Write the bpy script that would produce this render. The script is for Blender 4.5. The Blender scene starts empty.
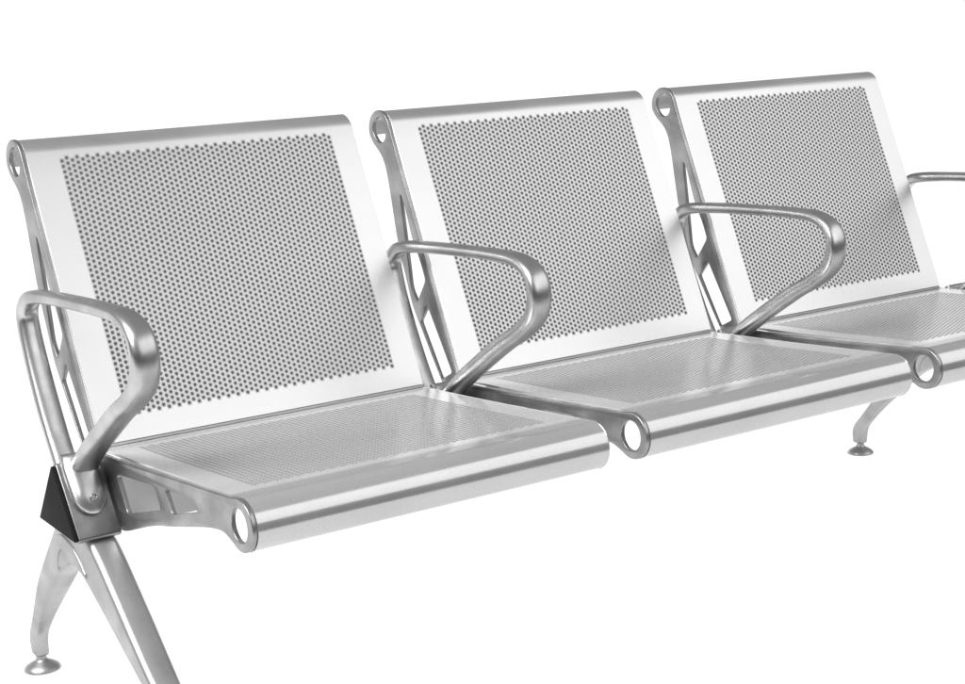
import bpy, bmesh, math
from mathutils import Vector, Matrix

SC = bpy.context.scene
COL = SC.collection
H = 0.3705         # height of the seat / backrest crease above the floor
P = 0.58           # seat pitch
W = 0.51           # seat width
G = 0.035          # arm / leg centre, this far left of each seat

# ------------------------------------------------------------------ materials
def new_mat(name):
    m = bpy.data.materials.new(name); m.use_nodes = True
    nt = m.node_tree; nt.nodes.clear()
    out = nt.nodes.new('ShaderNodeOutputMaterial')
    b = nt.nodes.new('ShaderNodeBsdfPrincipled')
    nt.links.new(b.outputs[0], out.inputs[0])
    return m, nt, b

def mth(nt, op, a, b=None, c=None):
    n = nt.nodes.new('ShaderNodeMath'); n.operation = op
    for i, v in enumerate((a, b, c)):
        if v is None: continue
        if isinstance(v, (int, float)): n.inputs[i].default_value = v
        else: nt.links.new(v, n.inputs[i])
    return n.outputs[0]

def noise(nt, scale, detail=2, vec=None, rough=0.5):
    n = nt.nodes.new('ShaderNodeTexNoise'); n.inputs['Scale'].default_value = scale
    n.inputs['Detail'].default_value = detail; n.inputs['Roughness'].default_value = rough
    if vec is not None: nt.links.new(vec, n.inputs['Vector'])
    return n.outputs['Fac']

def objcoord(nt, scale=(1, 1, 1)):
    t = nt.nodes.new('ShaderNodeTexCoord'); mp = nt.nodes.new('ShaderNodeMapping')
    mp.inputs['Scale'].default_value = scale
    nt.links.new(t.outputs['Object'], mp.inputs[0]); return mp.outputs[0]

def rng(nt, v, lo, hi, a=0.3, b=0.7):
    n = nt.nodes.new('ShaderNodeMapRange')
    n.inputs['From Min'].default_value = a; n.inputs['From Max'].default_value = b
    n.inputs['To Min'].default_value = lo; n.inputs['To Max'].default_value = hi
    nt.links.new(v, n.inputs[0]); return n.outputs[0]

def bump(nt, b, h, strength, dist):
    n = nt.nodes.new('ShaderNodeBump'); n.inputs['Strength'].default_value = strength
    n.inputs['Distance'].default_value = dist
    nt.links.new(h, n.inputs['Height']); nt.links.new(n.outputs[0], b.inputs['Normal'])

def grey(nt, v):
    n = nt.nodes.new('ShaderNodeCombineColor')
    for i in range(3): nt.links.new(v, n.inputs[i])
    return n.outputs[0]

def sheet_mat(name, u0, u1, v0, v1, base=0.80, rough=0.27, hole=0.035, dull=0.1, met=1.0, roll=None, grain=0.02):
    """chromed steel sheet; perforated inside u0..u1, v0..v1 (metres, UV)"""
    m, nt, b = new_mat(name)
    cp, rp, rad = 0.00745, 0.0078, 0.00235
    uv = nt.nodes.new('ShaderNodeUVMap'); uv.uv_map = 'UVMap'
    sep = nt.nodes.new('ShaderNodeSeparateXYZ'); nt.links.new(uv.outputs[0], sep.inputs[0])
    ud = mth(nt, 'DIVIDE', sep.outputs[0], cp); col = mth(nt, 'FLOOR', ud)
    fu = mth(nt, 'SUBTRACT', mth(nt, 'SUBTRACT', ud, col), 0.5)
    odd = mth(nt, 'MULTIPLY', mth(nt, 'FLOORED_MODULO', col, 2.0), 0.5)
    vd = mth(nt, 'ADD', mth(nt, 'DIVIDE', sep.outputs[1], rp), odd); row = mth(nt, 'FLOOR', vd)
    fv = mth(nt, 'SUBTRACT', mth(nt, 'SUBTRACT', vd, row), 0.5)
    du = mth(nt, 'MULTIPLY', fu, cp); dv = mth(nt, 'MULTIPLY', fv, rp)
    d = mth(nt, 'SQRT', mth(nt, 'ADD', mth(nt, 'MULTIPLY', du, du), mth(nt, 'MULTIPLY', dv, dv)))
    cu = mth(nt, 'MULTIPLY', mth(nt, 'ADD', col, 0.5), cp)
    cv = mth(nt, 'MULTIPLY', mth(nt, 'SUBTRACT', mth(nt, 'ADD', row, 0.5), odd), rp)
    ins = mth(nt, 'MULTIPLY',
              mth(nt, 'MULTIPLY', mth(nt, 'GREATER_THAN', cu, u0), mth(nt, 'LESS_THAN', cu, u1)),
              mth(nt, 'MULTIPLY', mth(nt, 'GREATER_THAN', cv, v0), mth(nt, 'LESS_THAN', cv, v1)))
    n = nt.nodes.new('ShaderNodeMapRange'); n.interpolation_type = 'SMOOTHSTEP'
    n.inputs['From Min'].default_value = rad + 0.00035; n.inputs['From Max'].default_value = rad - 0.00035
    nt.links.new(d, n.inputs[0])
    mask = mth(nt, 'MULTIPLY', n.outputs[0], ins)
    oc = objcoord(nt)
    br = noise(nt, 14, 3, objcoord(nt, (0.5, 1, 1)))
    fine = noise(nt, 900, 2, oc)
    c = mth(nt, 'ADD', rng(nt, br, base - 0.03, base + 0.03), rng(nt, fine, -grain, grain))
    if roll is not None:          # shade on the rolled front edge, put into the base colour
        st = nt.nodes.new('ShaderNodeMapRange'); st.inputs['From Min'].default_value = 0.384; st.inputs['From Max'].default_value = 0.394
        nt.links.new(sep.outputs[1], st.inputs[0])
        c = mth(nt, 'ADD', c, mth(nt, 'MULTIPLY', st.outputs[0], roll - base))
    c = mth(nt, 'SUBTRACT', c, mth(nt, 'MULTIPLY', ins, dull))
    inv = mth(nt, 'SUBTRACT', 1.0, mask)
    cc = mth(nt, 'ADD', mth(nt, 'MULTIPLY', c, inv), mth(nt, 'MULTIPLY', mask, hole))
    nt.links.new(grey(nt, cc), b.inputs['Base Color'])
    nt.links.new(mth(nt, 'MULTIPLY', inv, met), b.inputs['Metallic'])
    r = mth(nt, 'ADD', rng(nt, br, rough - 0.04, rough + 0.04), mth(nt, 'MULTIPLY', mask, 0.5))
    nt.links.new(r, b.inputs['Roughness'])
    nt.links.new(mth(nt, 'MULTIPLY', inv, 0.5), b.inputs['Specular IOR Level'])
    # pressed edge round each hole, and the faintest orange-peel
    rim = nt.nodes.new('ShaderNodeMapRange'); rim.interpolation_type = 'SMOOTHSTEP'
    rim.inputs['From Min'].default_value = rad + 0.0009; rim.inputs['From Max'].default_value = rad
    rim.inputs['To Min'].default_value = 1; rim.inputs['To Max'].default_value = 0
    nt.links.new(d, rim.inputs[0])
    hgt = mth(nt, 'ADD', mth(nt, 'MULTIPLY', mth(nt, 'SUBTRACT', rim.outputs[0], 1.0), ins),
              mth(nt, 'MULTIPLY', fine, 0.12))
    bump(nt, b, hgt, 0.35, 0.0006)
    return m

def metal_mat(name, base, rough, metallic=1.0, vary=0.05, grain=700, bstr=0.15, streak=(1, 1, 1)):
    m, nt, b = new_mat(name)
    br = noise(nt, 22, 4, objcoord(nt, streak)); fine = noise(nt, grain, 2, objcoord(nt))
    c = mth(nt, 'ADD', rng(nt, br, base - vary, base + vary), rng(nt, fine, -min(vary, 0.025), min(vary, 0.025)))
    nt.links.new(grey(nt, c), b.inputs['Base Color'])
    b.inputs['Metallic'].default_value = metallic
    nt.links.new(rng(nt, br, rough + 0.05, rough - 0.05), b.inputs['Roughness'])
    bump(nt, b, mth(nt, 'ADD', fine, mth(nt, 'MULTIPLY', br, 2.0)), bstr, 0.0004)
    return m

BACK_MAT = sheet_mat('perforated steel back', 0.046, 0.466, 0.034, 0.400, base=0.655, rough=0.38, hole=0.12, dull=0.15, met=0.96)
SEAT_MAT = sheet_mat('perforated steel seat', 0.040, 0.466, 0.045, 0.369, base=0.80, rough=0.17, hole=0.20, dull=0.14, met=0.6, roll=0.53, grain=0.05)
PLATE_MAT = metal_mat('satin grey plate', 0.31, 0.34, 0.9, 0.07)
ARM_MAT = metal_mat('polished aluminium arm', 0.50, 0.33, 1.0, 0.09)
LEG_MAT = metal_mat('cast aluminium leg', 0.44, 0.42, 1.0, 0.06)
BRKT_MAT = metal_mat('cast aluminium bracket', 0.26, 0.36, 1.0, 0.06)
BEAM_MAT = metal_mat('painted steel beam', 0.75, 0.45, 0.6, 0.03)
BOLT_MAT = metal_mat('dark steel bolt', 0.30, 0.25, 1.0, 0.03)
CAP_MAT = metal_mat('black plastic cap', 0.008, 0.75, 0.0, 0.001, 300, 0.05)
CAP_MAT.node_tree.nodes['Principled BSDF'].inputs['Specular IOR Level'].default_value = 0.2

# ------------------------------------------------------------------ mesh helpers
def link(name, me, mat, parent=None, sharp=35):
    me.materials.clear(); me.materials.append(mat)
    for p in me.polygons: p.use_smooth = True
    me.set_sharp_from_angle(angle=math.radians(sharp))
    o = bpy.data.objects.new(name, me); COL.objects.link(o)
    o.parent = parent
    return o

def arc(cy, cz, r, a0, a1, n):
    return [(cy + r * math.cos(math.radians(a0 + (a1 - a0) * i / n)),
             cz + r * math.sin(math.radians(a0 + (a1 - a0) * i / n))) for i in range(n + 1)]

def catmull(pts, per=8, closed=True):
    out = []; n = len(pts); L = len(pts[0])
    for i in range(n if closed else n - 1):
        g = lambda k: pts[k % n] if closed else pts[min(max(k, 0), n - 1)]
        p0, p1, p2, p3 = g(i - 1), g(i), g(i + 1), g(i + 2)
        for s in range(per):
            t = s / per
            out.append(tuple(0.5 * (2 * p1[k] + (p2[k] - p0[k]) * t + (2 * p0[k] - 5 * p1[k] + 4 * p2[k] - p3[k]) * t * t
                             + (3 * p1[k] - p0[k] - 3 * p2[k] + p3[k]) * t ** 3) for k in range(L)))
    if not closed: out.append(tuple(pts[-1]))
    return out

def round_poly(pts, per=4):
    """polygon with corner radii: (y, z, r)"""
    out = []; n = len(pts)
    for i in range(n):
        p = Vector(pts[i][:2]); r = pts[i][2] if len(pts[i]) > 2 else 0
        if r <= 0: out.append(tuple(p)); continue
        a = Vector(pts[i - 1][:2]) - p; b = Vector(pts[(i + 1) % n][:2]) - p
        ra = min(r, a.length * .48); rb = min(r, b.length * .48)
        A = p + a.normalized() * ra; B = p + b.normalized() * rb
        for k in range(per + 1):
            t = k / per
            out.append(tuple(A * (1 - t) ** 2 + p * 2 * t * (1 - t) + B * t * t))
    return out

def plate(loops, x0, x1, bevel=0.0012, inset=0.0):
    """flat plate in the YZ plane with holes, bevelled edges, between x0 and x1"""
    cu = bpy.data.curves.new('tmp', 'CURVE'); cu.dimensions = '2D'; cu.fill_mode = 'BOTH'
    for lp in loops:
        s = cu.splines.new('POLY'); s.points.add(len(lp) - 1); s.use_cyclic_u = True
        for p, (y, z) in zip(s.points, lp): p.co = (y, z, 0, 1)
    cu.extrude = abs(x1 - x0) / 2 - bevel; cu.bevel_depth = bevel; cu.bevel_resolution = 2; cu.offset = -bevel - inset
    ob = bpy.data.objects.new('tmp', cu); COL.objects.link(ob)
    dg = bpy.context.evaluated_depsgraph_get()
    me = bpy.data.meshes.new_from_object(ob.evaluated_get(dg))
    bpy.data.objects.remove(ob); bpy.data.curves.remove(cu)
    xm = (x0 + x1) / 2
    for v in me.vertices:
        y, z, x = v.co; v.co = (x + xm, y, z + H)
    bm = bmesh.new(); bm.from_mesh(me)
    bmesh.ops.remove_doubles(bm, verts=bm.verts, dist=1e-6)
    bmesh.ops.recalc_face_normals(bm, faces=bm.faces)
    bm.to_mesh(me); bm.free()
    return me

def sheet(prof, x0, x1, t, v_start=0.0, edge=0.0006):
    """steel sheet of thickness t following prof (outer line, YZ); thickness to the right of travel"""
    n = len(prof); P2 = [Vector(p) for p in prof]; inner = []; s = [v_start]
    for i in range(n):
        a = P2[max(i - 1, 0)]; b = P2[min(i + 1, n - 1)]
        d = (b - a).normalized(); nrm = Vector((d.y, -d.x))
        inner.append(P2[i] + nrm * t)
        if i: s.append(s[-1] + (P2[i] - P2[i - 1]).length)
    bm = bmesh.new(); uvl = bm.loops.layers.uv.new('UVMap')
    NX = 8
    # slightly eased outer side edges
    xs = [x0, x0 + edge] + [x0 + (x1 - x0) * k / NX for k in range(1, NX)] + [x1 - edge, x1]
    O = []; I = []
    for j, x in enumerate(xs):
        e = edge if j in (0, len(xs) - 1) else 0
        O.append([bm.verts.new((x, *(P2[i].lerp(inner[i], e / t)), )) for i in range(n)])
        I.append([bm.verts.new((x, *(inner[i].lerp(P2[i], e / t)), )) for i in range(n)])
    for r in O + I:
        for v in r: v.co.z += H
    uvof = {}
    for j, x in enumerate(xs):
        for i in range(n):
            uvof[O[j][i]] = (x - x0, s[i]); uvof[I[j][i]] = (x - x0, s[i])
    def f(*vs):
        fc = bm.faces.new(vs)
        for l in fc.loops: l[uvl].uv = uvof[l.vert]
    m = len(xs)
    for j in range(m - 1):
        for i in range(n - 1):
            f(O[j][i], O[j + 1][i], O[j + 1][i + 1], O[j][i + 1])
            f(I[j][i], I[j][i + 1], I[j + 1][i + 1], I[j + 1][i])
        f(O[j][0], I[j][0], I[j + 1][0], O[j + 1][0])
        f(O[j][n - 1], O[j + 1][n - 1], I[j + 1][n - 1], I[j][n - 1])
    for j in (0, m - 1):
        for i in range(n - 1):
            q = (O[j][i], O[j][i + 1], I[j][i + 1], I[j][i])
            f(*(q if j == 0 else q[::-1]))
    bmesh.ops.recalc_face_normals(bm, faces=bm.faces)
    me = bpy.data.meshes.new('sheet'); bm.to_mesh(me); bm.free()
    return me

def sweep(path, xc, closed=True, per=8, nsec=20, power=3.2, groove=0.0):
    """path points: (y, z, half-width in x, half-thickness). one closed tube"""
    pts = catmull(path, per, closed); n = len(pts); bm = bmesh.new(); rings = []
    for i in range(n):
        y, z, a, b = pts[i]
        q0 = pts[i - 1] if (closed or i) else pts[i]; q1 = pts[(i + 1) % n] if (closed or i < n - 1) else pts[i]
        t = Vector((q1[0] - q0[0], q1[1] - q0[1])).normalized(); nn = Vector((-t.y, t.x)); ring = []
        for k in range(nsec):
            th = 2 * math.pi * (k + .5) / nsec; c, s = math.cos(th), math.sin(th)
            r = (abs(c) ** power + abs(s) ** power) ** (-1 / power)
            px, pn = r * c * a, r * s * b
            if groove and abs(px) < 0.25 * a: pn *= 1 - groove
            ring.append(bm.verts.new((xc + px, y + nn.x * pn, z + nn.y * pn + H)))
        rings.append(ring)
    for i in range(n if closed else n - 1):
        A, B = rings[i], rings[(i + 1) % n]
        for k in range(nsec):
            bm.faces.new((A[k], A[(k + 1) % nsec], B[(k + 1) % nsec], B[k]))
    if not closed:
        bm.faces.new(rings[0][::-1]); bm.faces.new(rings[-1])
    bmesh.ops.recalc_face_normals(bm, faces=bm.faces)
    me = bpy.data.meshes.new('sweep'); bm.to_mesh(me); bm.free(); return me

def lathe(prof, c, axis='Z', seg=40):
    """prof: (radius, height); closed at both ends"""
    bm = bmesh.new(); rings = []
    for r, h in prof:
        ring = []
        for k in range(seg):
            a = 2 * math.pi * k / seg
            ring.append(bm.verts.new((r * math.cos(a), r * math.sin(a), h)))
        rings.append(ring)
    for A, B in zip(rings, rings[1:]):
        for k in range(seg): bm.faces.new((A[k], A[(k + 1) % seg], B[(k + 1) % seg], B[k]))
    bm.faces.new(rings[0]); bm.faces.new(rings[-1])
    bmesh.ops.recalc_face_normals(bm, faces=bm.faces)
    M = Matrix.Identity(4)
    if axis != 'Z': M = Vector((0, 0, 1)).rotation_difference(Vector(axis)).to_matrix().to_4x4()
    bmesh.ops.transform(bm, matrix=Matrix.Translation(Vector(c)) @ M, verts=bm.verts)
    me = bpy.data.meshes.new('lathe'); bm.to_mesh(me); bm.free(); return me

# ------------------------------------------------------------------ the bench
bench = bpy.data.objects.new('waiting_bench', None); COL.objects.link(bench)
bench['label'] = 'three seat silver metal waiting bench with perforated seats and backs and looped armrests'
bench['category'] = 'bench'

# rolled curls
TY, TZ, TR = 0.1885, 0.3695, 0.0285
FY, FZ, FR = -0.400, -0.0205, 0.0318

def backrest_profile():
    n = Vector((-0.925, 0.380)).normalized()
    a = math.degrees(math.atan2(n.y, n.x))
    top = arc(TY, TZ, TR, a, -18, 30)
    b = Vector((0.0065, 0.0035)); t = Vector(top[0])
    return [tuple(b.lerp(t, k / 12)) for k in range(12)] + top

def seat_profile():
    line = [(0.016, -0.001), (-0.002, -0.001)] + [(-0.05, 0.0), (-0.12, 0.0015), (-0.20, 0.004), (-0.28, 0.0068), (-0.34, 0.0088), (-0.375, 0.0102)]
    return line + arc(FY, FZ, FR, 88, 285, 36)

BT = 0.0022
back_me = sheet(backrest_profile(), 0, W, BT)
seat_prof = seat_profile()
# travel direction runs to -y, so flip the thickness side by mirroring the offset
def sheet_left(prof, x0, x1, t):
    me = sheet(prof, x0, x1, -t); return me
seat_me = sheet_left(seat_prof, 0, W, BT)

# L-shaped side frame
R2 = 0.0335
seat_outline = (
    [(0.004, -0.004, 0)] +
    [(-0.12, -0.0030, 0), (-0.28, 0.0045, 0), (-0.375, 0.0085, 0)])
ringF = [(y, z, 0) for y, z in arc(FY, FZ, 0.0318, 82, 292, 26)]
under = [(-0.374, -0.043, .008), (-0.355, -0.036, .015), (-0.315, -0.040, .03), (-0.225, -0.059, .03), (-0.150, -0.073, .03), (-0.070, -0.098, .02),
         (-0.046, -0.102, .01), (0.010, -0.070, .03)]
rear = [(0.046, -0.022, .02), (0.106, 0.072, .02), (0.124, 0.100, .02), (0.155, 0.196, .02), (0.173, 0.304, .03), (0.184, 0.330, .02), (0.209, 0.349, .008)]
ringT = [(y, z, 0) for y, z in arc(TY, TZ, 0.0298, -18, 152, 24)]
front = [(0.141, 0.328, 0), (0.075, 0.167, 0), (0.012, 0.010, .012)]
OUT = round_poly(seat_outline + ringF + under + rear + ringT + front, 6)
HOLE_F = [(FY + 0.001 + 0.0195 * math.cos(a / 32 * 2 * math.pi), FZ + 0.0205 * math.sin(a / 32 * 2 * math.pi)) for a in range(32)]
HOLE_T = catmull([(a_ + .0015, b_ + .0035) for a_, b_ in ((0.1855, 0.3855), (0.201, 0.379), (0.2045, 0.364), (0.196, 0.351), (0.1845, 0.3465), (0.172, 0.352), (0.168, 0.368), (0.174, 0.381))], 4)
WIN1 = round_poly([(-0.053, -0.024, .008), (-0.170, -0.017, .01), (-0.184, -0.046, .008), (-0.076, -0.073, .008)], 5)
WIN2 = round_poly([(-0.200, -0.0150, .006), (-0.275, -0.0125, .01), (-0.292, -0.026, .008), (-0.217, -0.045, .006)], 5)
SLOT = round_poly([(0.139, 0.275, .006), (0.131, 0.262, .006), (0.112, 0.203, .02), (0.094, 0.172, .01), (0.083, 0.144, .006), (0.110, 0.108, .004),
                   (0.124, 0.128, .01), (0.129, 0.180, .03), (0.1385, 0.262, .01)], 5)
TRI = round_poly([(0.081, 0.104, .003), (0.024, 0.008, .005), (0.054, -0.006, .005), (0.1035, 0.078, .004)], 5)
frame_me = plate([OUT, HOLE_F, HOLE_T, WIN1, WIN2, SLOT, TRI], -0.0068, -0.0005, 0.0013)
frame_right_me = plate([OUT, HOLE_F, HOLE_T, WIN1, WIN2, SLOT, TRI], W - 0.0055, W + 0.0009, 0.0009, 0.0022)

# closed armrest loop (y, z, half-width x, half-thickness)
ARM = [(0.040, -0.030, .016, .009), (0.062, 0.000, .016, .009), (0.086, 0.045, .016, .009), (0.110, 0.100, .0155, .009), (0.125, 0.145, .015, .0095),
       (0.128, 0.172, .0145, .010), (0.114, 0.190, .014, .010), (0.088, 0.1985, .0135, .0095), (0.020, 0.2030, .0132, .0085), (-0.080, 0.2050, .0135, .0083),
       (-0.160, 0.2050, .0145, .0085), (-0.208, 0.2010, .016, .0092), (-0.238, 0.1850, .0175, .0100), (-0.2470, 0.158, .0185, .0108), (-0.236, 0.127, .0185, .0112),
       (-0.203, 0.102, .018, .0115), (-0.160, 0.080, .0175, .0118), (-0.097, 0.042, .0175, .0118), (-0.045, 0.008, .018, .0115), (-0.010, -0.020, .0185, .010),
       (0.010, -0.036, .016, .009)]
arm_me = sweep(ARM, -G, True, 8, 24, 2.8)

# bracket saddle over the beam; front face slopes from A to C
A_ = Vector((0.002, -0.012)); C_ = Vector((-0.053, -0.101)); B_ = Vector((0.061, -0.092))
bracket_me = plate([round_poly([(0.010, -0.012, .004), (-0.003, -0.006, .006), (-0.060, -0.102, .006), (-0.048, -0.107, .004),
                                (0.006, -0.103, .01), (0.034, -0.060, .01)], 4)], -0.0685, -0.0095, 0.002)
# tongue of the arm bolted on that face
fd = (C_ - A_).normalized(); fn = Vector((fd.y, -fd.x))            # down the face, outwards
if fn.x > 0: fn = -fn
def face_pt(u, v, h):
    """u along x, v down the bracket's front face, h out of it"""
    q = Vector((-0.004, -0.006)) + fd * v + fn * h
    return Vector((-G - 0.004 + u, q.x, q.y + H))
def tongue_mesh():
    bm = bmesh.new(); top = []; bot = []; mid = []
    out = [(-.023, -.008), (-.0235, .02), (-.023, .045)] + [(0.0225 * math.cos(math.radians(a)), .052 + .027 * math.sin(math.radians(a))) for a in range(180, -1, -12)][::1] + [(.023, .045), (.0235, .02), (.023, -.008)]
    cx_, cy_ = 0, .035
    L = []
    for h, k in ((-.002, 1.0), (.005, 1.0), (.0075, .95), (.0085, .86), (.0105, .80), (.013, .55), (.014, .25)):
        L.append([bm.verts.new(face_pt(cx_ + (u - cx_) * k, cy_ + (v - cy_) * k, h)) for u, v in out])
    n = len(out)
    for a, b in zip(L, L[1:]):
        for i in range(n): bm.faces.new((a[i], a[(i + 1) % n], b[(i + 1) % n], b[i]))
    bm.faces.new(L[0]); bm.faces.new(L[-1])
    bmesh.ops.recalc_face_normals(bm, faces=bm.faces)
    me = bpy.data.meshes.new('tongue'); bm.to_mesh(me); bm.free(); return me
tongue_me = tongue_mesh()
ax = Vector((0, fn.x, fn.y))
bolt_me = lathe([(.0052, -.004), (.0052, .0035), (.0045, .0045), (.0030, .0045), (.0027, .0020), (.0005, .0018)], face_pt(0.001, .060, .0125), ax, 24)

# A-shaped leg casting
LEG = round_poly([(-0.050, -0.104, .008), (-0.075, -0.124, .02), (-0.132, -0.180, .03), (-0.205, -0.254, .03), (-0.285, -0.322, .02), (-0.302, -0.335, .01), (-0.302, -0.350, .004),
                  (-0.278, -0.350, .004), (-0.266, -0.335, .01), (-0.172, -0.266, .03), (-0.080, -0.202, .03), (-0.003, -0.153, .016), (0.030, -0.155, .016), (0.088, -0.184, .03), (0.190, -0.274, .03),
                  (0.225, -0.314, .015), (0.228, -0.347, .004), (0.252, -0.347, .004), (0.255, -0.316, .02), (0.205, -0.262, .03), (0.150, -0.195, .03), (0.100, -0.143, .03),
                  (0.056, -0.098, .01)], 6)
leg_me = plate([LEG], -G - 0.021, -G + 0.021, 0.0085)
for v in leg_me.vertices:                     # the casting narrows towards the feet
    k = min(max((0.17 - v.co.z) / 0.14, 0), 1)
    v.co.x = -G + (v.co.x + G) * (1 - (0.50 if v.co.y > 0 else 0.12) * k * k * (3 - 2 * k))
_arc = catmull([(0.086, -0.178), (0.086, -0.148), (0.068, -0.124), (0.036, -0.114), (0.004, -0.122), (-0.020, -0.138), (-0.036, -0.154)], 6, False)
_in = catmull([(-0.034, -0.160), (-0.014, -0.152), (0.010, -0.144), (0.034, -0.136), (0.052, -0.141), (0.064, -0.157), (0.068, -0.174)], 6, False)
rib_me = plate([_arc + _in], -G - 0.0235, -G - 0.0180, 0.0024)
foot_prof = [(.0005, -.020), (.0075, -.020), (.0080, .012), (.0090, .014), (.0110, .0155), (.0180, .019), (.0235, .0225), (.0262, .0260), (.0265, .0285), (.0245, .0285), (.0005, .0285)]
foot_prof = [(.0005, -.024), (.0100, -.022), (.0112, -.010), (.0100, .004), (.0075, .0075), (.0075, .0115)] + foot_prof[3:]
def foot_at(y):
    z = 0.030
    return lathe([(r, z - h) for r, h in foot_prof], (-G, y, 0.0), 'Z', 40)
PAD_MAT = metal_mat('black rubber pad', 0.02, 0.7, 0.0, 0.005)
pad_me = [lathe([(.0005, 0.0), (.0225, 0.0), (.0240, .0008), (.0240, .0020), (.0005, .0020)], (-G, y, 0.0004), 'Z', 40) for y in (0.239, -0.289)]
foot_rear, foot_front = foot_at(0.239), foot_at(-0.289)

# beam
BEAM = round_poly([(0.000, -0.016, .004), (-0.049, -0.098, .004), (0.058, -0.090, .004)], 3)
beam = link('beam', plate([BEAM], -0.0655, 3 * P - 0.0045, 0.0008), BEAM_MAT, bench)
CAP = round_poly([(-0.003, -0.009, .002), (-0.0585, -0.1015, .002), (0.062, -0.092, .002)], 3)
for x in (-0.0745, 3 * P - 0.0040):
    c = link('end_cap', plate([CAP], x, x + 0.0055, 0.0008), CAP_MAT, beam); c['label'] = 'black triangular cap closing the beam end'

CREASE_MAT = metal_mat('grey crease shade', 0.28, 0.6, 0.0, 0.02)  # dark strip added to stand for the shadow line between seat and back
crease_me = plate([round_poly([(0.0040, -0.0002, 0), (0.0125, -0.0002, 0), (0.0125, 0.0040, 0), (0.0062, 0.0022, .0006)], 3)], 0.002, W - 0.002, 0.0003)
for i in range(3):
    cs = link('crease_shade', crease_me, CREASE_MAT, bench); cs.location.x = i * P
    bk = link('backrest', back_me if i == 0 else back_me, BACK_MAT, bench); bk.location.x = i * P
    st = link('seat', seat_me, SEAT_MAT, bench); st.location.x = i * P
    f1 = link('side_frame', frame_me, PLATE_MAT, bench); f1.location.x = i * P
    f2 = link('side_frame', frame_right_me, PLATE_MAT, bench); f2.location.x = i * P
for i in range(4):
    a = link('armrest', arm_me, ARM_MAT, bench, 60); a.location.x = i * P
    t = link('arm_bracket', tongue_me, ARM_MAT, a)
    b = link('bolt', bolt_me, BOLT_MAT, a)
    s = link('beam_clamp', bracket_me, BRKT_MAT, bench); s.location.x = i * P
for i in (0, 3):
    l = link('leg_frame', leg_me, LEG_MAT, bench, 40); l.location.x = i * P
    link('rib', rib_me, LEG_MAT, l, 60)
    for fm, pm in ((foot_rear, pad_me[0]), (foot_front, pad_me[1])):
        link('foot', fm, LEG_MAT, l, 50); link('rubber_pad', pm, PAD_MAT, l, 50)

# ------------------------------------------------------------------ white studio sweep
def floor_mesh():
    prof = [(-1.2, 0), (0, 0), (2.6, 0)] + [(2.6 + 1.4 * math.sin(math.radians(a)), 1.4 - 1.4 * math.cos(math.radians(a))) for a in range(6, 91, 6)] + [(4.0, 1.7)]
    bm = bmesh.new(); rows = [[bm.verts.new((x, y, z)) for x in (-6, -2, 0, 2, 4, 14)] for y, z in prof]
    for a, b in zip(rows, rows[1:]):
        for k in range(5): bm.faces.new((a[k], a[k + 1], b[k + 1], b[k]))
    me = bpy.data.meshes.new('floor'); bm.to_mesh(me); bm.free(); return me
m, nt, b = new_mat('white glowing sweep')
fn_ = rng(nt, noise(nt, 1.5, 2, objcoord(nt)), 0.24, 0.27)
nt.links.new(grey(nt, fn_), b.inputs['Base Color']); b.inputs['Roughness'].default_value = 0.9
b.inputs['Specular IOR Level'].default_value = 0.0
b.inputs['Emission Color'].default_value = (1, 1, 1, 1); b.inputs['Emission Strength'].default_value = 0.93  # glow added so the sweep stays pure white, shadows included
fl = link('floor', floor_mesh(), m, None, 80); fl['kind'] = 'structure'

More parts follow.
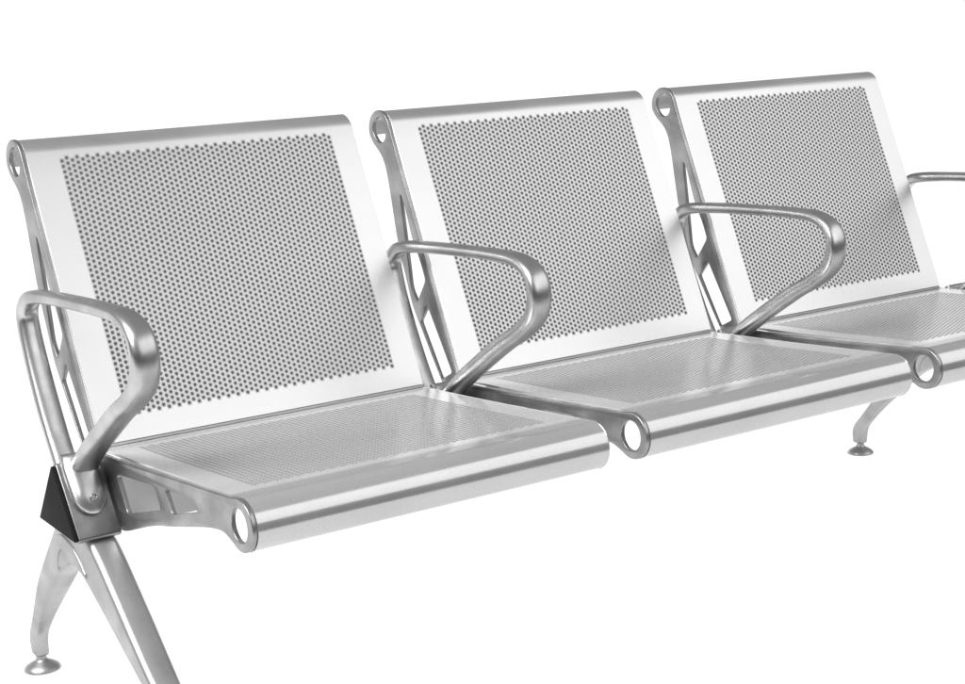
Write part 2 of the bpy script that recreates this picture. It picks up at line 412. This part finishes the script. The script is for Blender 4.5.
# ------------------------------------------------------------------ light
w = bpy.data.worlds.new('World'); SC.world = w; w.use_nodes = True
nt = w.node_tree; bg = nt.nodes['Background']
tc = nt.nodes.new('ShaderNodeTexCoord'); sp = nt.nodes.new('ShaderNodeSeparateXYZ')
nt.links.new(tc.outputs['Generated'], sp.inputs[0])
cr = nt.nodes.new('ShaderNodeValToRGB'); nt.links.new(mth(nt, 'MULTIPLY_ADD', sp.outputs[2], 0.5, 0.5), cr.inputs[0])
E_ = cr.color_ramp.elements
E_[0].position = 0.0; E_[0].color = (.30, .30, .30, 1)
E_[1].position = 1.0; E_[1].color = (.45, .45, .45, 1)
for p_, v_ in ((.40, .06), (.52, .09), (.62, .36), (.74, .48), (.88, .50)):
    e = E_.new(p_); e.color = (v_, v_, v_, 1)
nt.links.new(cr.outputs[0], bg.inputs[0]); bg.inputs[1].default_value = 0.75

def area(name, loc, target, sx, sy, power):
    l = bpy.data.lights.new(name, 'AREA'); l.shape = 'RECTANGLE'; l.size = sx; l.size_y = sy; l.energy = power
    o = bpy.data.objects.new(name, l); COL.objects.link(o); o.location = loc
    o.rotation_euler = (Vector(target) - Vector(loc)).to_track_quat('-Z', 'Y').to_euler()
area('key_softbox', (2.7, -2.9, 2.3), (0.9, 0, .5), 5.6, 2.8, 72)
area('side_softbox', (-1.7, -0.5, 2.7), (0.8, 0, .4), 2.2, 1.8, 150)

# ------------------------------------------------------------------ camera
cam = bpy.data.cameras.new('camera'); co = bpy.data.objects.new('camera', cam); COL.objects.link(co); SC.camera = co
yaw, pit, rol = -0.6238, -0.2409, -0.0491
d = Vector((-math.sin(yaw) * math.cos(pit), math.cos(yaw) * math.cos(pit), math.sin(pit)))
r = Vector((math.cos(yaw), math.sin(yaw), 0)); u = r.cross(d)
R = r * math.cos(rol) + u * math.sin(rol); U = u * math.cos(rol) - r * math.sin(rol)
co.matrix_world = Matrix.Translation((-0.8288, -2.1036, 0.5192 + H)) @ Matrix((R, U, -d)).transposed().to_4x4()
cam.sensor_width = 36; cam.lens = 1703.81 * 36 / 965; cam.shift_x = -41.54 / 965; cam.shift_y = 100.13 / 965
cam.clip_start = 0.05; cam.clip_end = 200

SC.render.engine = 'CYCLES'
SC.view_settings.view_transform = 'Standard'; SC.view_settings.look = 'None'
SC.view_settings.exposure = 0; SC.view_settings.gamma = 1
